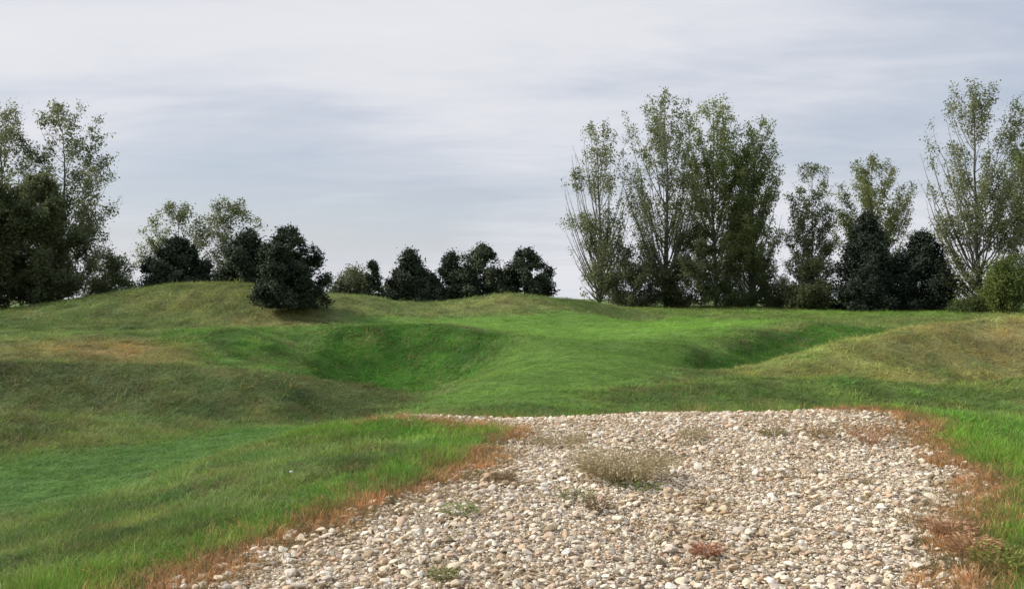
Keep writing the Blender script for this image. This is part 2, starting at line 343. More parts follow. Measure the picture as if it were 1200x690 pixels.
# ------------------------------------------------------------------ gravel bed
bx = np.arange(-4.6, 5.6, .1); by = np.arange(.9, 13.4, .1); BX, BY = np.meshgrid(bx, by)
ok = gravel_d(BX, BY) < .12
idx = -np.ones(BX.shape, int); keep = ok[:-1, :-1] & ok[1:, :-1] & ok[:-1, 1:] & ok[1:, 1:]
used = np.zeros(BX.shape, bool)
for a, b_ in ((0, 0), (1, 0), (0, 1), (1, 1)): used[a:BX.shape[0] - 1 + a, b_:BX.shape[1] - 1 + b_] |= keep
idx[used] = np.arange(used.sum())
bz = height(BX, BY) - .012 + (fbm(BX * 3, BY * 3, 77, 3) - .5) * .03
V = np.stack([BX[used], BY[used], bz[used]], -1); jj, ii = np.nonzero(keep)
Q = np.stack([idx[jj, ii], idx[jj, ii + 1], idx[jj + 1, ii + 1], idx[jj + 1, ii]], -1)
gravel = tag(link('gravel_bed', mesh('gravel_bed', V, Q, M_SOIL, True)), kind='structure')

def ico(sub):
    import bmesh
    bm = bmesh.new(); bmesh.ops.create_icosphere(bm, subdivisions=sub, radius=1)
    v = np.array([x.co[:] for x in bm.verts]); f = [[q.index for q in p.verts] for p in bm.faces]; bm.free(); return v, f
IV, IFc = ico(2)   # facets come from the chipping below
def stone_mesh(k, mat=None):
    rg = np.random.default_rng(100 + k)
    v = IV.copy()
    for _ in range(14):          # chip it with random planes so that it gets facets, as river stone with broken sides
        n = rg.normal(size=3); n /= np.linalg.norm(n); d = rg.uniform(.5, .85); s = v @ n
        v = v - np.outer(np.maximum(s - d, 0) * .97, n)
    v = v * (1 + .08 * np.sin(v[:, [0]] * 3 + k) * np.cos(v[:, [1]] * 4))
    v = v * np.array([1, rg.uniform(.6, .85), rg.uniform(.36, .55)])
    return mesh('stone', v, IFc, mat or M_STONE, False)
STONES = [stone_mesh(k) for k in range(9)]

# instancing of countless small pieces
def scatter(name, P, rot, scl, idx, sources, col=None, parent=None):
    me = bpy.data.meshes.new(name); me.from_pydata(P.tolist(), [], [])
    def att(n, ty, data, key='vector'):
        a = me.attributes.new(n, ty, 'POINT'); a.data.foreach_set(key, np.ascontiguousarray(data, dtype=np.int32 if ty == 'INT' else np.float32).ravel())
    att('rot', 'FLOAT_VECTOR', rot); att('scl', 'FLOAT_VECTOR', scl); att('pick', 'INT', idx, 'value')
    if col is not None: att('col', 'FLOAT_COLOR', np.hstack([col, np.ones((len(col), 1))]), 'color')
    o = link(name, me, parent)
    g = bpy.data.node_groups.new(name, 'GeometryNodeTree')
    g.interface.new_socket('Geometry', in_out='INPUT', socket_type='NodeSocketGeometry'); g.interface.new_socket('Geometry', in_out='OUTPUT', socket_type='NodeSocketGeometry')
    gi = g.nodes.new('NodeGroupInput'); go = g.nodes.new('NodeGroupOutput')
    mp = g.nodes.new('GeometryNodeMeshToPoints'); ip = g.nodes.new('GeometryNodeInstanceOnPoints'); jg = g.nodes.new('GeometryNodeJoinGeometry')
    L = g.links.new
    for s in reversed(sources):
        oi = g.nodes.new('GeometryNodeObjectInfo'); oi.inputs['Object'].default_value = s; oi.inputs['As Instance'].default_value = True
        L(oi.outputs['Geometry'], jg.inputs[0])
    def na(n, ty):
        x = g.nodes.new('GeometryNodeInputNamedAttribute'); x.data_type = ty; x.inputs[0].default_value = n; return x.outputs[0]
    e2r = g.nodes.new('FunctionNodeEulerToRotation'); L(na('rot', 'FLOAT_VECTOR'), e2r.inputs[0])
    L(gi.outputs[0], mp.inputs[0]); L(mp.outputs[0], ip.inputs['Points']); L(jg.outputs[0], ip.inputs['Instance'])
    ip.inputs['Pick Instance'].default_value = True
    L(na('pick', 'INT'), ip.inputs['Instance Index']); L(e2r.outputs[0], ip.inputs['Rotation']); L(na('scl', 'FLOAT_VECTOR'), ip.inputs['Scale'])
    L(ip.outputs[0], go.inputs[0])
    md = o.modifiers.new('scatter', 'NODES'); md.node_group = g
    return o
def source(me): return bpy.data.objects.new(me.name, me)
STONE_SRC = [source(m) for m in STONES]

def stone_layer(sp, smin, smax, lift, p=1.0):
    sx = np.arange(-4.4, 5.5, sp); sy = np.arange(1.2, 13.2, sp); SX, SY = np.meshgrid(sx, sy)
    SX = SX + RNG.uniform(-.5, .5, SX.shape) * sp; SY = SY + RNG.uniform(-.5, .5, SX.shape) * sp
    SX, SY = SX.ravel(), SY.ravel(); g = gravel_d(SX, SY)
    k = (g < .02 + RNG.normal(0, .1, g.shape)) & (RNG.random(g.shape) < p); SX, SY = SX[k], SY[k]
    n = len(SX); s = smin + (smax - smin) * RNG.beta(1.3, 3.4, n)
    z = height(SX, SY) + lift + s * .25 + RNG.uniform(-.006, .01, n)
    rot = np.stack([RNG.normal(0, .3, n), RNG.normal(0, .3, n), RNG.uniform(0, 6.28, n)], -1)
    scl = s[:, None] * RNG.uniform(.8, 1.25, (n, 3))
    return np.stack([SX, SY, z], -1), rot, scl, RNG.integers(0, len(STONES), n)
La = stone_layer(.038, .014, .032, -.008); Lb = stone_layer(.078, .02, .066, .004, .8)
Lc = stone_layer(.030, .006, .017, .004, .9)      # fines filling the gaps
P, ro, sc_, ix = (np.concatenate(q) for q in zip(La, Lb, Lc))
# the three hundred that show largest are stones of their own
u = P[:, 0] / P[:, 1]; inview = (np.abs(u) < .565) & (P[:, 1] > 4.75)
show = np.where(inview, sc_[:, 0] / P[:, 1], 0); big = np.argsort(-show)[:300]
rest = np.ones(len(P), bool); rest[big] = False
tag(scatter('pebbles', P[rest], ro[rest], sc_[rest], ix[rest], STONE_SRC, parent=gravel), kind='stuff')
for i in big:
    o = link('stone', STONES[ix[i]], gravel, P[i]); o.rotation_euler = ro[i]; o.scale = sc_[i]
print('stones', len(P))

# ------------------------------------------------------------------ grass
def blades(k, n, rad, hgt, wid, lean, curl):
    rg = np.random.default_rng(500 + k); V = []; Fc = []
    for i in range(n):
        a = rg.uniform(0, 6.28); r = rad * math.sqrt(rg.random()); b = np.array([r * math.cos(a), r * math.sin(a), -.01])
        da = a + rg.normal(0, .9); h = hgt * rg.uniform(.45, 1.1); le = rg.uniform(.1, 1) * lean; wv = wid * rg.uniform(.7, 1.2)
        d = np.array([math.cos(da), math.sin(da), 0]); sw = np.array([-d[1], d[0], 0]) if rg.random() < .6 else np.array([d[0], d[1], 0.0])
        sa = rg.uniform(0, 6.28); sw = np.array([math.cos(sa), math.sin(sa), 0])
        p0 = len(V)
        for j, t in enumerate((0, .4, .75, 1)):
            c = b + d * h * le * (t ** 1.7) + np.array([0, 0, h * (t - curl * t * t * le)])
            ww = wv * (1, .85, .55, 0)[j] / 2
            if j < 3: V += [c - sw * ww, c + sw * ww]
            else: V += [c]
        Fc += [[p0, p0 + 1, p0 + 3, p0 + 2], [p0 + 2, p0 + 3, p0 + 5, p0 + 4], [p0 + 4, p0 + 5, p0 + 6]]
    return mesh('grass_clump', [v.tolist() for v in V], Fc, M_GRASS)
CLUMPS = [source(blades(0, 30, .09, .11, .0055, 1.3, .42)), source(blades(1, 26, .10, .12, .005, 1.6, .45)), source(blades(2, 30, .08, .09, .006, 1.0, .35)), source(blades(3, 22, .11, .14, .0045, 1.7, .45))]

def wedge(n_scale, y0, y1, pw, yref, pad=.74):
    """points spread over the ground ahead, thinner with distance"""
    ys = np.linspace(y0, y1, 4000); dens = np.where(ys < yref, 1, (ys / yref) ** -pw) * ys * 2 * (pad + .5 / ys * 3)
    tot = dens.sum() * (ys[1] - ys[0]) * n_scale; n = int(tot); cdf = np.cumsum(dens); cdf /= cdf[-1]
    Y = np.interp(RNG.random(n), cdf, ys); X = RNG.uniform(-1, 1, n) * (pad * Y + 1.5); return X, Y
def slope_ok(*a): return True
X, Y = wedge(300, 2.6, 82, 1.5, 7)
g = gravel_d(X, Y); fm = np.maximum(fair_mask(X, Y), walk_mask(X, Y)); k = g > .03 + RNG.uniform(0, .12, len(g))
X, Y, g, fm = X[k], Y[k], g[k], fm[k]; c = ground_col(X, Y); n = len(X)
dist = np.maximum(Y, 5) / 7
edge = sstep(1.0, .25, g) * (Y < 14)
tall = (0.55 + .9 * fbm(X * 1.1, Y * 1.1, 61, 3) + .55 * edge) * (1 - fm) + .24 * fm
tuft = fbm(X * 3.1, Y * 3.1, 67, 3); tall = tall * (1 - fm) * (.45 + 1.1 * tuft) + tall * fm
hue = (fbm(X * 1.9, Y * 1.9, 71, 3) - .5)[:, None] * np.array([.9, .1, .2]) * (1 - .7 * fm)[:, None]
c = c * (1 + hue) * RNG.uniform(.75, 1.4, n)[:, None] * (.75 + .6 * tuft)[:, None] * np.array([1.25, 1.28, 1.1])
sxy = np.maximum(1, dist ** .72) * RNG.uniform(.75, 1.3, n); tall = tall * (1 - .4 * sstep(14, 20, Y)); sz = .8 * tall * RNG.uniform(.7, 1.35, n) * np.maximum(1, dist ** .22)
straw = RNG.random(n) < .13 * (1 - fm); c[straw] = C_TAN * RNG.uniform(.7, 1.2, straw.sum())[:, None]
lime = (RNG.random(n) < .10) & (fm < .5) & (Y < 16) | (edge > .4) & (RNG.random(n) < .22); c[lime] = lin(150, 180, 76) * RNG.uniform(.6, 1.1, lime.sum())[:, None]
P = np.stack([X, Y, height(X, Y) - .004], -1); e_ = .25; hx = (height(X + e_, Y) - height(X - e_, Y)) / (2 * e_); hy = (height(X, Y + e_) - height(X, Y - e_)) / (2 * e_)
rz = RNG.uniform(0, 6.28, n); lx = -hx * np.cos(rz) - hy * np.sin(rz); ly = hx * np.sin(rz) - hy * np.cos(rz)
rot = np.stack([-ly + RNG.normal(0, .12, n), lx + RNG.normal(0, .12, n), rz], -1)
big_t = (RNG.random(n) < .035 + .05 * (fbm(X * .5, Y * .5, 81, 3) > .55)) & (fm < .2) & (Y > 13); sz[big_t] *= RNG.uniform(1.6, 2.6, big_t.sum())
c[big_t] *= RNG.choice([.6, .8, 1.35], big_t.sum())[:, None] * np.array([1.08, 1.0, .9])
scl = np.stack([sxy, sxy, sz], -1); pick = RNG.integers(0, 4, n); mown = fm > .5
tag(scatter('rough_grass', P[~mown], rot[~mown], scl[~mown], pick[~mown], CLUMPS, c[~mown]), 'uncut olive and green rough grass over the mounds and banks', 'grass', kind='stuff')
tag(scatter('mown_grass', P[mown], rot[mown], scl[mown], pick[mown], CLUMPS, c[mown]), 'short mown bright green grass of the fairway and walk', 'grass', kind='stuff')
print('grass', n)
# dead rust-coloured rim round the gravel, and sprigs strewn over it
X = RNG.uniform(-5, 6.2, 90000); Y = RNG.uniform(1.2, 13.6, 90000); g = gravel_d(X, Y)
wd = .24 + .34 * fbm(X * 1.5, Y * 1.5, 88, 2)
k = (np.abs(g - .02) < wd * np.abs(RNG.normal(0, .75, len(g)))) & (np.abs(g) < .6) & (fbm(X * 1.3, Y * 1.3, 90, 3) > .35) & ~((Y > 12.3) & (X < 4.4)) & (RNG.random(len(g)) < .95)
k |= (g < -.2) & (fbm(X * 1.1, Y * 1.1, 95, 3) + .03 * (Y - 8) > .56) & (RNG.random(len(g)) < .05) & (Y > 4.5)
X1, Y1 = X[k], Y[k]; inside = g[k] < -.3
n = len(X1); c = (C_RUST * RNG.uniform(.55, 1.15, (n, 1)) * 1.35 * (1 + RNG.normal(0, .07, (n, 3)))); tn = RNG.random(n) < .42; c[tn] = C_TAN * RNG.uniform(.7, 1.15, (tn.sum(), 1)); c[inside] = c[inside] * .35 + C_TAN * .65
sz = RNG.uniform(.4, 1.0, n) * np.where(inside, .75, 1); P = np.stack([X1, Y1, height(X1, Y1)], -1)
tag(scatter('dead_grass', P, np.stack([RNG.normal(0, .25, n), RNG.normal(0, .25, n), RNG.uniform(0, 6.28, n)], -1), np.stack([sz * 1.1, sz * 1.1, sz], -1), RNG.integers(0, 4, n), CLUMPS, np.clip(c, 0, 1)),
    'dead rust-brown grass rimming the gravel bed', 'grass', kind='stuff')
print('dead', n)

# ------------------------------------------------------------------ trees
def tube(V, Fc, pts, rad, sides):
    pts = np.array(pts); p0 = len(V); d = np.gradient(pts, axis=0); d /= np.linalg.norm(d, axis=1)[:, None] + 1e-9
    for p, r, dd in zip(pts, rad, d):
        a = np.cross(dd, (0.31, .95, .1)); a /= np.linalg.norm(a); b = np.cross(dd, a)
        for j in range(sides):
            t = 2 * math.pi * j / sides; V.append((p + (a * math.cos(t) + b * math.sin(t)) * r).tolist())
    for i in range(len(pts) - 1):
        for j in range(sides):
            q = (j + 1) % sides; Fc.append([p0 + i * sides + j, p0 + i * sides + q, p0 + (i + 1) * sides + q, p0 + (i + 1) * sides + j])
def leaf_mesh(name, C, D, Nn, L, Wd, colr, mat):
    """one kite-shaped leaf per row: centre, direction, normal, length, width"""
    D = D / np.linalg.norm(D, axis=1)[:, None]; Sd = np.cross(D, Nn); Sd /= np.linalg.norm(Sd, axis=1)[:, None] + 1e-9
    a = C - D * L[:, None] * .5; b = C + Sd * Wd[:, None] * .5; c = C + D * L[:, None] * .5; d = C - Sd * Wd[:, None] * .5
    up = np.cross(Sd, D); b = b + up * (Wd * .15)[:, None]; d = d + up * (Wd * .15)[:, None]
    n = len(C); V = np.stack([a, b, c, d], 1).reshape(-1, 3); Q = np.arange(4 * n).reshape(n, 4)
    me = mesh(name, V, Q, mat); at_ = me.color_attributes.new('leafcol', 'FLOAT_COLOR', 'POINT')
    cc = np.repeat(np.hstack([np.clip(colr, 0, 1), np.ones((n, 1))]), 4, 0); at_.data.foreach_set('color', cc.ravel()); return me
def prof(points, t): return np.interp(t, [p[0] for p in points], [p[1] for p in points])
def noise3(p, s, k): return (fbm(p[:, 0] * s + p[:, 2] * .7 * s, p[:, 2] * s + 11 * k, k, 3) + fbm(p[:, 1] * s + p[:, 2] * .6 * s, p[:, 2] * s * .9 + 5, k + 3, 3)) / 2

POPLAR = [(0, .15), (.12, .55), (.3, .95), (.5, 1), (.7, .85), (.88, .55), (1, .08)]
BROAD = [(0, .45), (.2, .8), (.45, 1), (.7, .98), (.87, .76), (.96, .45), (1, .2)]
OVAL = [(0, .35), (.15, .85), (.4, 1), (.65, .9), (.85, .6), (1, .12)]
CONE = [(0, .8), (.1, 1), (.35, .82), (.6, .55), (.85, .24), (1, .03)]
ROUNDP = [(0, .75), (.12, 1), (.4, .98), (.65, .78), (.85, .45), (1, .1)]
def tree(name, label, cat, px, base_y, top_y, half_px, Y, seed, profile=POPLAR, elev=58, curve=.5, clear=.08, nb=60, leaves=7000, leaf=.17,
         cols=((.045, .075, .02), (.09, .12, .035)), bark=None, needle=False, gap=.36, spread=.46, stems=1, group=None, lean=0.0, asp=.62):
    rg = np.random.default_rng(seed)
    x = (px - CX) / F * Y; z0 = h1(x, Y) - .05; ztop = EYE - (top_y - HY) / F * Y
    H = ztop - z0; Rm = half_px / F * Y
    root = bpy.data.objects.new(name, None); COL.objects.link(root); root.location = (x, Y, z0); tag(root, label, cat, group)
    TV, TF, BV, BF, C = [], [], [], [], []
    for s in range(stems):
        ang = 6.28 * s / stems + rg.uniform(0, 6); off = 0 if stems == 1 else Rm * .30
        ts = np.linspace(0, 1, 12); bend = rg.normal(0, .016 * H, 2); kink = np.cumsum(rg.normal(0, .004 * H, (12, 2)), 0) * (.25 if needle else 1); bend = bend * (.4 if needle else 1)
        sx = off * .35 * math.cos(ang) + off * math.cos(ang) * ts ** .8 + bend[0] * np.sin(ts * 3.0) + lean * H * ts ** 1.5 + kink[:, 0]
        sy = off * .35 * math.sin(ang) + off * math.sin(ang) * ts ** .8 + bend[1] * np.sin(ts * 2.5) + kink[:, 1]
        hs = H * (1 if s == 0 else rg.uniform(.78, .97))
        axis_ = np.stack([sx, sy, ts * hs * .97], -1)
        r0 = max(.03, .0095 * hs) * (1 if stems < 3 else .7)
        tube(TV, TF, axis_, r0 * (1.02 - ts) ** 1.1 + .008, 7)
        lo = clear
        for i in range(nb):
            tt = ((i + rg.random()) / nb) ** .9; ztip = hs * (lo + (1 - lo) * tt)
            rr = Rm * prof(profile, tt) * (rg.uniform(.35, 1.08) if i % 3 == 0 else rg.uniform(.75, 1.1)) * (1 if stems == 1 else .8) + .05
            az = i * 2.39996 + rg.normal(0, .35); e0 = R(min(80, elev + rg.normal(0, 6)))
            zb = max(hs * lo * rg.uniform(.35, .9), ztip - rr * math.tan(e0), ztip * .2); zb = min(zb, hs * .93); t = zb / (hs * .97)
            rise = max(ztip - zb, .08); m = 6; fs = np.linspace(0, 1, m + 1)
            p = np.array([np.interp(t, ts, axis_[:, j]) for j in range(3)])
            hor = rr * fs ** (1 - .35 * curve); ver = rise * fs ** (1 + .35 * curve); azs = az + np.cumsum(rg.normal(0, .05, m + 1))
            pts = p + np.stack([hor * np.cos(azs), hor * np.sin(azs), ver], -1) + rg.normal(0, .02, (m + 1, 3)) * Rm * fs[:, None]
            Lb = math.hypot(rr, rise); rb = r0 * (1.12 - t) ** 1.1 * .38 + .006
            tube(BV, BF, pts, np.linspace(rb, .005, m + 1), 4)
            ns = max(2, int(Lb / (.42 if not needle else .3)))
            for q in range(ns):
                f = .18 + .82 * (q + rg.random()) / ns; a0 = np.array([np.interp(f * m, range(m + 1), pts[:, j]) for j in range(3)])
                d = pts[min(m, int(f * m) + 1)] - pts[int(min(m - 1, f * m))]; d /= np.linalg.norm(d) + 1e-9
                d = d * .8 + rg.normal(0, .5, 3) + np.array([0, 0, .2 if not needle else .05]); d /= np.linalg.norm(d)
                l2 = min(.9, Lb * .35) * (1.15 - f) * rg.uniform(.6, 1.3) + .12
                tw = np.array([a0, a0 + d * l2 * .5 + rg.normal(0, .03, 3), a0 + d * l2]); tube(BV, BF, tw, (.012, .008, .004), 3)
                C += [a0 + d * l2 * rg.uniform(.2, 1.1) for _ in range(3)]
            C += [pts[-1], pts[-2]]
    C = np.array(C); cl = noise3(C, .9 / max(.5, Rm * .5), seed % 50); cl = cl + (C[:, 2] > .9 * H); order = cl > np.quantile(cl, gap); C = C[order]
    n = int(leaves * (3.8 if not needle else 2.7)); leaf = leaf * (1.04 if not needle else 1.0); src = C[rg.integers(0, len(C), n)]; pos = src + rg.normal(0, spread * .5, (n, 3)) * np.array([1, 1, .9])
    pos[:, 2] = np.where(pos[:, 2] < .1, .1 + rg.random(n) * .5, pos[:, 2])
    if needle:
        out = pos * np.array([1, 1, 0]) ; D = out / (np.linalg.norm(out, axis=1)[:, None] + .2) + rg.normal(0, .5, (n, 3)) + np.array([0, 0, .45])
        Ln = leaf * rg.uniform(.8, 1.6, n); Wn = Ln * .5
    else:
        D = rg.normal(0, 1, (n, 3)) + np.array([0, 0, -.4]); Ln = leaf * rg.uniform(.65, 1.35, n); Wn = Ln * asp * rg.uniform(.8, 1.2, n)
    # blades turn their faces outward and up to the light, as real leaves do
    ow = pos * np.array([1, 1, 0]); ow = ow / (np.linalg.norm(ow, axis=1)[:, None] + .3)
    Nn = rg.normal(0, .5, (n, 3)) + ow * .75 + np.array([0, 0, .7]); Nn /= np.linalg.norm(Nn, axis=1)[:, None]
    D = D - (D * Nn).sum(1)[:, None] * Nn * .9
    k = np.clip(noise3(pos, 1.3 / max(.5, Rm * .5), seed % 37 + 9)[:, None] * 1.6 - .3 + rg.normal(0, .18, (n, 1)), 0, 1)
    colr = np.array(cols[0]) * (1 - k) + np.array(cols[1]) * k; colr = colr * rg.uniform(.75, 1.25, (n, 1))
    bk = bark or M_BARK
    link('trunk', mesh('trunk', TV, TF, bk, True), root); link('limbs', mesh('limbs', BV, BF, bk), root)
    link('crown', leaf_mesh('crown', pos, D, Nn, Ln, Wn, colr, M_NEEDLE if needle else M_LEAF), root)
    return root

PC = ((.155, .185, .086), (.31, .325, .175)); PCG = ((.175, .22, .08), (.33, .36, .145)); DK = ((.030, .046, .024), (.066, .086, .045)); DKG = ((.095, .122, .053), (.19, .215, .1))
GP = 'poplars beyond the fairway'; GE = 'dark evergreens along the skyline'; GS = 'shrubs under the trees'; GL = 'poplars on the left skyline'
# left side
tree('poplar_tree', 'tall poplar cut by the left frame edge, behind the dark broad tree', 'tree', -5, 370, 118, 78, 62, 11, BROAD, 55, leaves=7500, nb=70, cols=PC, gap=.25, group=GL)
tree('poplar_tree', 'thin-leaved poplar with sky through it beside the dark broad tree', 'tree', 68, 370, 122, 62, 62, 12, BROAD, 52, leaves=6000, nb=60, cols=PC, gap=.35, group=GL)
tree('broadleaf_tree', 'dense dark broad tree at the left edge in front of poplars', 'tree', 48, 368, 205, 55, 57, 13, OVAL, 35, leaves=9000, leaf=.19, nb=70, cols=((.105, .132, .058), (.21, .235, .11)), gap=.12, clear=.05)
tree('broadleaf_tree', 'dark tree half outside the left frame edge', 'tree', -20, 370, 190, 60, 56, 14, OVAL, 35, leaves=8000, leaf=.19, nb=70, cols=((.105, .132, .058), (.21, .235, .11)), gap=.12, clear=.05)
tree('shrub', 'pale green bush right of the dark broad tree', 'shrub', 132, 352, 293, 36, 66, 15, OVAL, 40, leaves=3500, leaf=.16, nb=36, cols=((.11, .145, .065), (.22, .25, .12)), gap=.2, clear=.02, stems=3)
tree('poplar_tree', 'sparse poplar rising behind dark evergreen, left of its twin', 'tree', 207, 345, 238, 43, 70, 16, BROAD, 50, leaves=2600, nb=44, cols=PC, gap=.4, clear=.2, group=GL)
tree('poplar_tree', 'sparse leaning poplar just left above the round dark evergreen', 'tree', 276, 345, 233, 31, 70, 17, BROAD, 55, leaves=2600, nb=44, cols=PC, gap=.35, clear=.2, group=GL, lean=-.06)
tree('evergreen_tree', 'low dark evergreen on the mound below the sparse left poplar', 'evergreen', 207, 340, 281, 42, 60, 18, ROUNDP, 28, .3, .05, 50, 9000, .17, DK, M_BARKD, True, .06, .34, group=GE)
tree('evergreen_tree', 'dark evergreen partly hidden behind the large round one', 'evergreen', 291, 342, 275, 30, 57, 19, ROUNDP, 28, .3, .05, 46, 7000, .16, DK, M_BARKD, True, .02, .4, group=GE)
tree('evergreen_tree', 'large round dark evergreen standing on the near mound', 'evergreen', 338, 365, 270, 42, 49.5, 20, ROUNDP, 24, .3, .0, 90, 16000, .13, DK, M_BARKD, True, .06, .3, group=GE)
# centre
tree('shrub', 'olive green bush right of the large round evergreen', 'shrub', 418, 350, 315, 38, 68, 21, OVAL, 35, leaves=3500, leaf=.15, nb=40, cols=DKG, gap=.15, clear=.02, stems=3, group=GS)
tree('evergreen_tree', 'small thin windswept pine beside the olive bush', 'evergreen', 437, 352, 307, 16, 67, 22, CONE, 20, .3, .05, 26, 1500, .16, DK, M_BARKD, True, .2, .25, group=GE)
tree('evergreen_tree', 'dark pine with a narrow spike, leftmost of the centre row', 'evergreen', 482, 354, 296, 37, 70, 23, CONE, 22, .3, .04, 46, 6500, .18, DK, M_BARKD, True, .1, .42, group=GE, lean=-.03)
tree('evergreen_tree', 'slim dark pine second in the centre row', 'evergreen', 528, 354, 300, 32, 71, 24, CONE, 22, .3, .04, 40, 5500, .18, DK, M_BARKD, True, .1, .42, group=GE)
tree('evergreen_tree', 'tallest broad greenish pine of the centre row', 'evergreen', 566, 352, 288, 38, 71, 25, ROUNDP, 28, .3, .04, 50, 7500, .18, ((.05, .07, .036), (.11, .132, .07)), M_BARKD, True, .1, .36, group=GE)
tree('evergreen_tree', 'dark pine at the right end of the centre row', 'evergreen', 618, 351, 293, 32, 70, 26, ROUNDP, 25, .3, .04, 46, 6500, .18, DK, M_BARKD, True, .1, .36, group=GE)
for i, (px, ty, hp, lb) in enumerate([(505, 322, 22, 'low dark scrub between the first and second centre pines'), (546, 318, 20, 'low dark scrub between the second and the tallest centre pine'), (590, 334, 14, 'low dark scrub under the gap left of the last centre pine'), (464, 328, 18, 'low dark scrub between the olive bush and the centre pines')]):
    tree('evergreen_shrub', lb, 'shrub', px, 354, ty, hp, 70, 70 + i, ROUNDP, 30, .3, .02, 26, 3000, .16, DK, M_BARKD, True, .05, .3, group='low scrub in the centre row')
# right side poplars
tree('poplar_tree', 'slender sparse poplar, leftmost of the right-hand group', 'tree', 703, 356, 140, 45, 82, 31, BROAD, 71, leaves=3600, nb=70, cols=PC, gap=.45, clear=.05, leaf=.19, group=GP)
tree('poplar_tree', 'tall open poplar with a pale visible trunk', 'tree', 780, 356, 107, 54, 82, 32, BROAD, 70, leaves=5600, nb=80, cols=PC, gap=.4, clear=.14, leaf=.19, group=GP)
tree('poplar_tree', 'dense tall poplar right of the pale-trunked one', 'tree', 838, 358, 116, 43, 84, 33, BROAD, 64, leaves=7500, nb=80, cols=PCG, gap=.25, clear=.05, leaf=.19, group=GP)
tree('poplar_tree', 'dense poplar with full low crown right end of the tall group', 'tree', 878, 360, 136, 44, 83, 34, BROAD, 60, leaves=9000, nb=80, cols=PCG, gap=.2, clear=.03, leaf=.19, group=GP, stems=2)
tree('shrub', 'dark green bush under the two sparse poplars', 'shrub', 748, 357, 292, 46, 80, 35, OVAL, 38, leaves=4500, leaf=.17, nb=44, cols=DKG, gap=.2, clear=.02, stems=3, group=GS)
tree('broadleaf_tree', 'small dark leafy tree before the dense poplars', 'tree', 822, 360, 262, 32, 79, 36, OVAL, 40, leaves=2600, leaf=.19, nb=40, cols=DKG, gap=.4, clear=.1)
tree('poplar_tree', 'poplar left behind the dark spruces with gap below its top', 'tree', 950, 365, 192, 32, 82, 37, BROAD, 58, leaves=4000, nb=60, cols=PC, gap=.38, clear=.06, leaf=.18, group=GP)
tree('poplar_tree', 'yellow-green poplar rising above the pointed spruce', 'tree', 1020, 365, 184, 45, 84, 38, BROAD, 56, leaves=6000, nb=64, cols=((.17, .20, .07), (.31, .33, .125)), gap=.25, clear=.2, leaf=.18, group=GP)
tree('shrub', 'dark leafy bush left of the pointed spruce', 'shrub', 948, 366, 300, 34, 78, 39, OVAL, 42, leaves=4500, leaf=.17, nb=44, cols=DKG, gap=.18, clear=.02, stems=3, group=GS)
tree('spruce_tree', 'pointed black-green spruce right of centre', 'evergreen', 1016, 366, 252, 47, 76, 40, CONE, 16, .4, .0, 100, 15000, .19, ((.022, .034, .022), (.048, .064, .04)), M_BARKD, True, .0, .55, group=GE)
tree('spruce_tree', 'rounder black-green spruce right of the pointed one', 'evergreen', 1081, 366, 274, 36, 75, 41, ROUNDP, 20, .4, .0, 90, 11000, .2, ((.022, .034, .022), (.048, .064, .04)), M_BARKD, True, .0, .55, group=GE)
tree('poplar_tree', 'large open poplar near the right edge, thin low branches', 'tree', 1150, 366, 94, 63, 72, 42, BROAD, 66, leaves=6000, nb=84, cols=PC, gap=.4, clear=.06, leaf=.18, group=GP)
tree('poplar_tree', 'poplar cut by the right frame edge', 'tree', 1212, 366, 98, 52, 71, 43, BROAD, 60, leaves=5200, nb=76, cols=PCG, gap=.3, clear=.05, leaf=.18, group=GP)
tree('shrub', 'yellow-green bush at the right edge under the poplars', 'shrub', 1182, 372, 300, 26, 66, 44, OVAL, 55, leaves=4200, leaf=.15, nb=40, cols=((.13, .175, .045), (.23, .275, .08)), gap=.15, clear=.02, stems=3, group=GS)
for i, (px, ty, hp, lb) in enumerate([(1135, 350, 20, 'low green bush between round spruce and right-edge poplars'), (1160, 344, 16, 'low bush at the foot of the large open poplar'), (906, 318, 24, 'dull bush between dense poplars and the leafy bush'), (862, 316, 34, 'low dark bush at the foot of the dense poplars'), (792, 326, 30, 'low bush at the foot of the small dark tree')]):
    tree('shrub', lb, 'shrub', px, 372, ty, hp, 68 if i < 2 else 81, 50 + i, OVAL, 45, leaves=1500 if i < 2 else 2400, leaf=.13, nb=24, cols=((.085, .115, .038), (.17, .205, .075)), gap=.1, clear=.02, stems=3, group=GS)

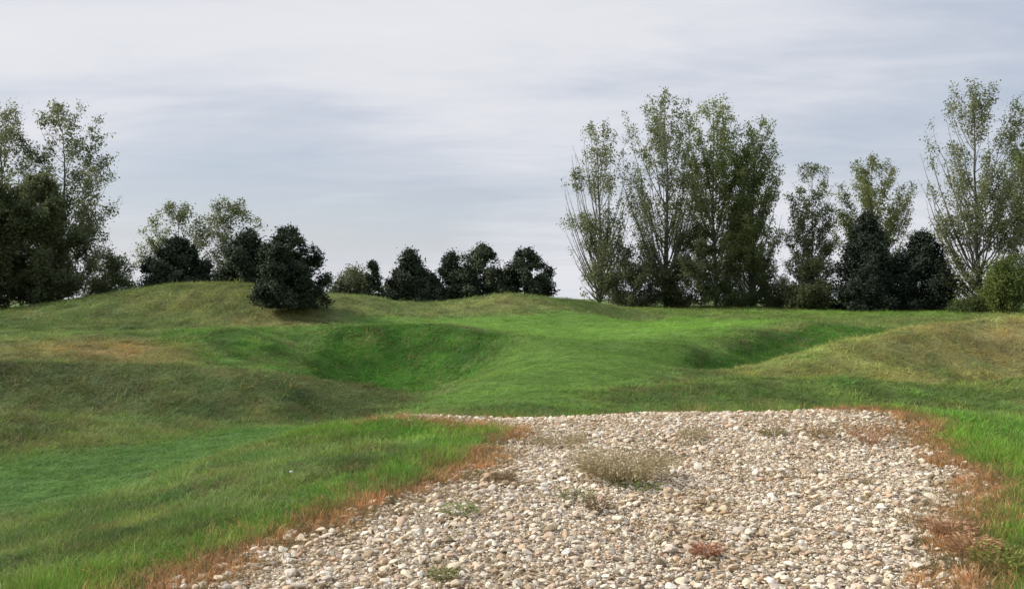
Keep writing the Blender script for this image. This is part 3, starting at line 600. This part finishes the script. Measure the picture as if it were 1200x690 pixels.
# ------------------------------------------------------------------ weeds growing in the gravel
def weed(name, label, px, py, rad, hgt, seed, n=120, stem=((.24, .19, .09), (.40, .33, .18)), heads=True, leafy=None, group='weeds in the gravel', cat='weed'):
    rg = np.random.default_rng(seed); X, Y = hit(px, py); root = bpy.data.objects.new(name, None); COL.objects.link(root)
    root.location = (X, Y, h1(X, Y)); tag(root, label, cat, group)
    C, D, Nn, L, W, K = [], [], [], [], [], []; hc, hd, hl = [], [], []
    for i in range(n):
        a = rg.uniform(0, 6.28); r = rad * .5 * math.sqrt(rg.random()); p = np.array([r * math.cos(a), r * math.sin(a), 0])
        d = np.array([math.cos(a) * rg.uniform(.1, 1.0), math.sin(a) * rg.uniform(.1, 1.0), 0]) * rad / hgt + np.array([0, 0, 1]); h = hgt * rg.uniform(.45, 1.1)
        m = 4; kc = np.array(stem[0]) + (np.array(stem[1]) - np.array(stem[0])) * rg.random()
        for j in range(m):
            dd = d + np.array([0, 0, -.32 * j]) + rg.normal(0, .08, 3); dd /= np.linalg.norm(dd); q = p + dd * h / m
            nn = rg.normal(0, 1, 3); C.append((p + q) / 2); D.append(dd); Nn.append(nn); L.append(h / m * 1.25); W.append(.006 if leafy is None else .008); K.append(kc); p = q
        if heads:
            for _ in range(5): hc.append(p + rg.normal(0, .018, 3)); hd.append(dd + rg.normal(0, .5, 3)); hl.append(rg.uniform(.02, .04))
    ar = np.array
    tag(link('stems', leaf_mesh('stems', ar(C), ar(D), ar(Nn), ar(L), ar(W), ar(K), M_WEED), root), kind='stuff')
    if heads:
        n2 = len(hc); hcC = ar(stem[1])[None] * rg.uniform(.7, 1.15, (n2, 1))
        tag(link('seed_heads', leaf_mesh('seed_heads', ar(hc), ar(hd), rg.normal(0, 1, (n2, 3)), ar(hl), ar(hl) * .4, hcC, M_WEED), root), kind='stuff')
    if leafy is not None:
        n3 = n * 3; a = rg.uniform(0, 6.28, n3); r = rad * np.sqrt(rg.random(n3)); pc = np.stack([r * np.cos(a), r * np.sin(a), rg.uniform(.01, hgt * .8, n3)], -1)
        tag(link('leaves', leaf_mesh('leaves', pc, np.stack([np.cos(a), np.sin(a), rg.uniform(-.2, .9, n3)], -1), rg.normal(0, .5, (n3, 3)) + ar([0, 0, 1]), rg.uniform(.025, .05, n3), rg.uniform(.010, .022, n3), ar(leafy)[None] * rg.uniform(.7, 1.3, (n3, 1)), M_WEED), root), kind='stuff')
    return root
GRN = (.24, .30, .10); RST = ((.38, .21, .11), (.52, .32, .18)); OLV = (.32, .32, .14)
weed('dry_grass_tuft', 'largest dry straw-coloured grass tuft standing in the gravel', 728, 562, .42, .36, 1, 520, ((.34, .27, .14), (.52, .44, .26)), group='dry tufts in the gravel', cat='grass tuft')
weed('dry_grass_tuft', 'thin dry tuft left behind the largest straw tuft', 655, 522, .34, .2, 2, 160, ((.36, .29, .16), (.5, .42, .25)), group='dry tufts in the gravel', cat='grass tuft')
weed('dry_grass_tuft', 'small dry tuft right behind the largest straw tuft', 812, 516, .14, .16, 3, 60, ((.34, .27, .14), (.5, .42, .25)), group='dry tufts in the gravel', cat='grass tuft')
weed('weed', 'bright green low weed at the foot of the largest straw tuft', 742, 575, .26, .10, 4, 40, ((.16, .2, .05), (.24, .27, .09)), False, (.20, .25, .06))
weed('weed', 'green leafy weed left of the gravel middle', 540, 606, .16, .12, 5, 36, ((.14, .17, .06), (.22, .24, .1)), False, GRN)
weed('weed', 'olive weed left in front of the largest straw tuft', 676, 586, .18, .10, 6, 40, ((.16, .18, .06), (.22, .22, .1)), False, OLV)
weed('weed', 'reddish-stemmed weed below the olive weed', 702, 600, .12, .13, 7, 40, ((.18, .12, .06), (.3, .2, .1)), False, (.28, .21, .12))
weed('weed', 'rust-red flat weed low in the gravel, right of centre', 828, 655, .10, .09, 8, 60, RST, False, (.50, .26, .16))
weed('weed', 'brown dry weed at the far right corner of the gravel', 1018, 520, .2, .3, 9, 90, RST, True)
weed('weed', 'brown sprig near the far rim, right of centre', 962, 515, .14, .18, 10, 60, ((.26, .17, .08), (.38, .27, .14)), True)
weed('weed', 'rust-coloured spreading weed near the right rim', 1112, 632, .18, .14, 11, 120, RST, False, (.50, .30, .17))
weed('weed', 'rust-coloured weed in the lower right rim', 1140, 655, .16, .16, 12, 120, RST, False, (.50, .30, .16))
weed('weed', 'yellow-green weed at the lower right corner', 1182, 672, .22, .16, 13, 120, ((.22, .22, .06), (.32, .32, .1)), False, (.24, .25, .06))
weed('weed', 'small dull weed left of the two rim weeds, mid gravel', 590, 565, .1, .1, 14, 40, ((.22, .15, .08), (.32, .22, .12)), False, (.30, .22, .13))
weed('weed', 'faint olive weed behind the gravel middle', 905, 512, .14, .12, 15, 50, ((.22, .2, .08), (.32, .28, .13)), True)
weed('weed', 'olive sprig at the bottom centre of the gravel', 520, 682, .09, .07, 16, 40, ((.2, .19, .08), (.28, .26, .12)), False, OLV)

# small white stone lying in the rough
X, Y = hit(342, 563); o = link('white_stone', stone_mesh(30, M_WHITE), None, (X, Y, h1(X, Y) + .07)); o.scale = (.022, .02, .024)
tag(o, 'small white stone lying alone in the left rough grass', 'stone')
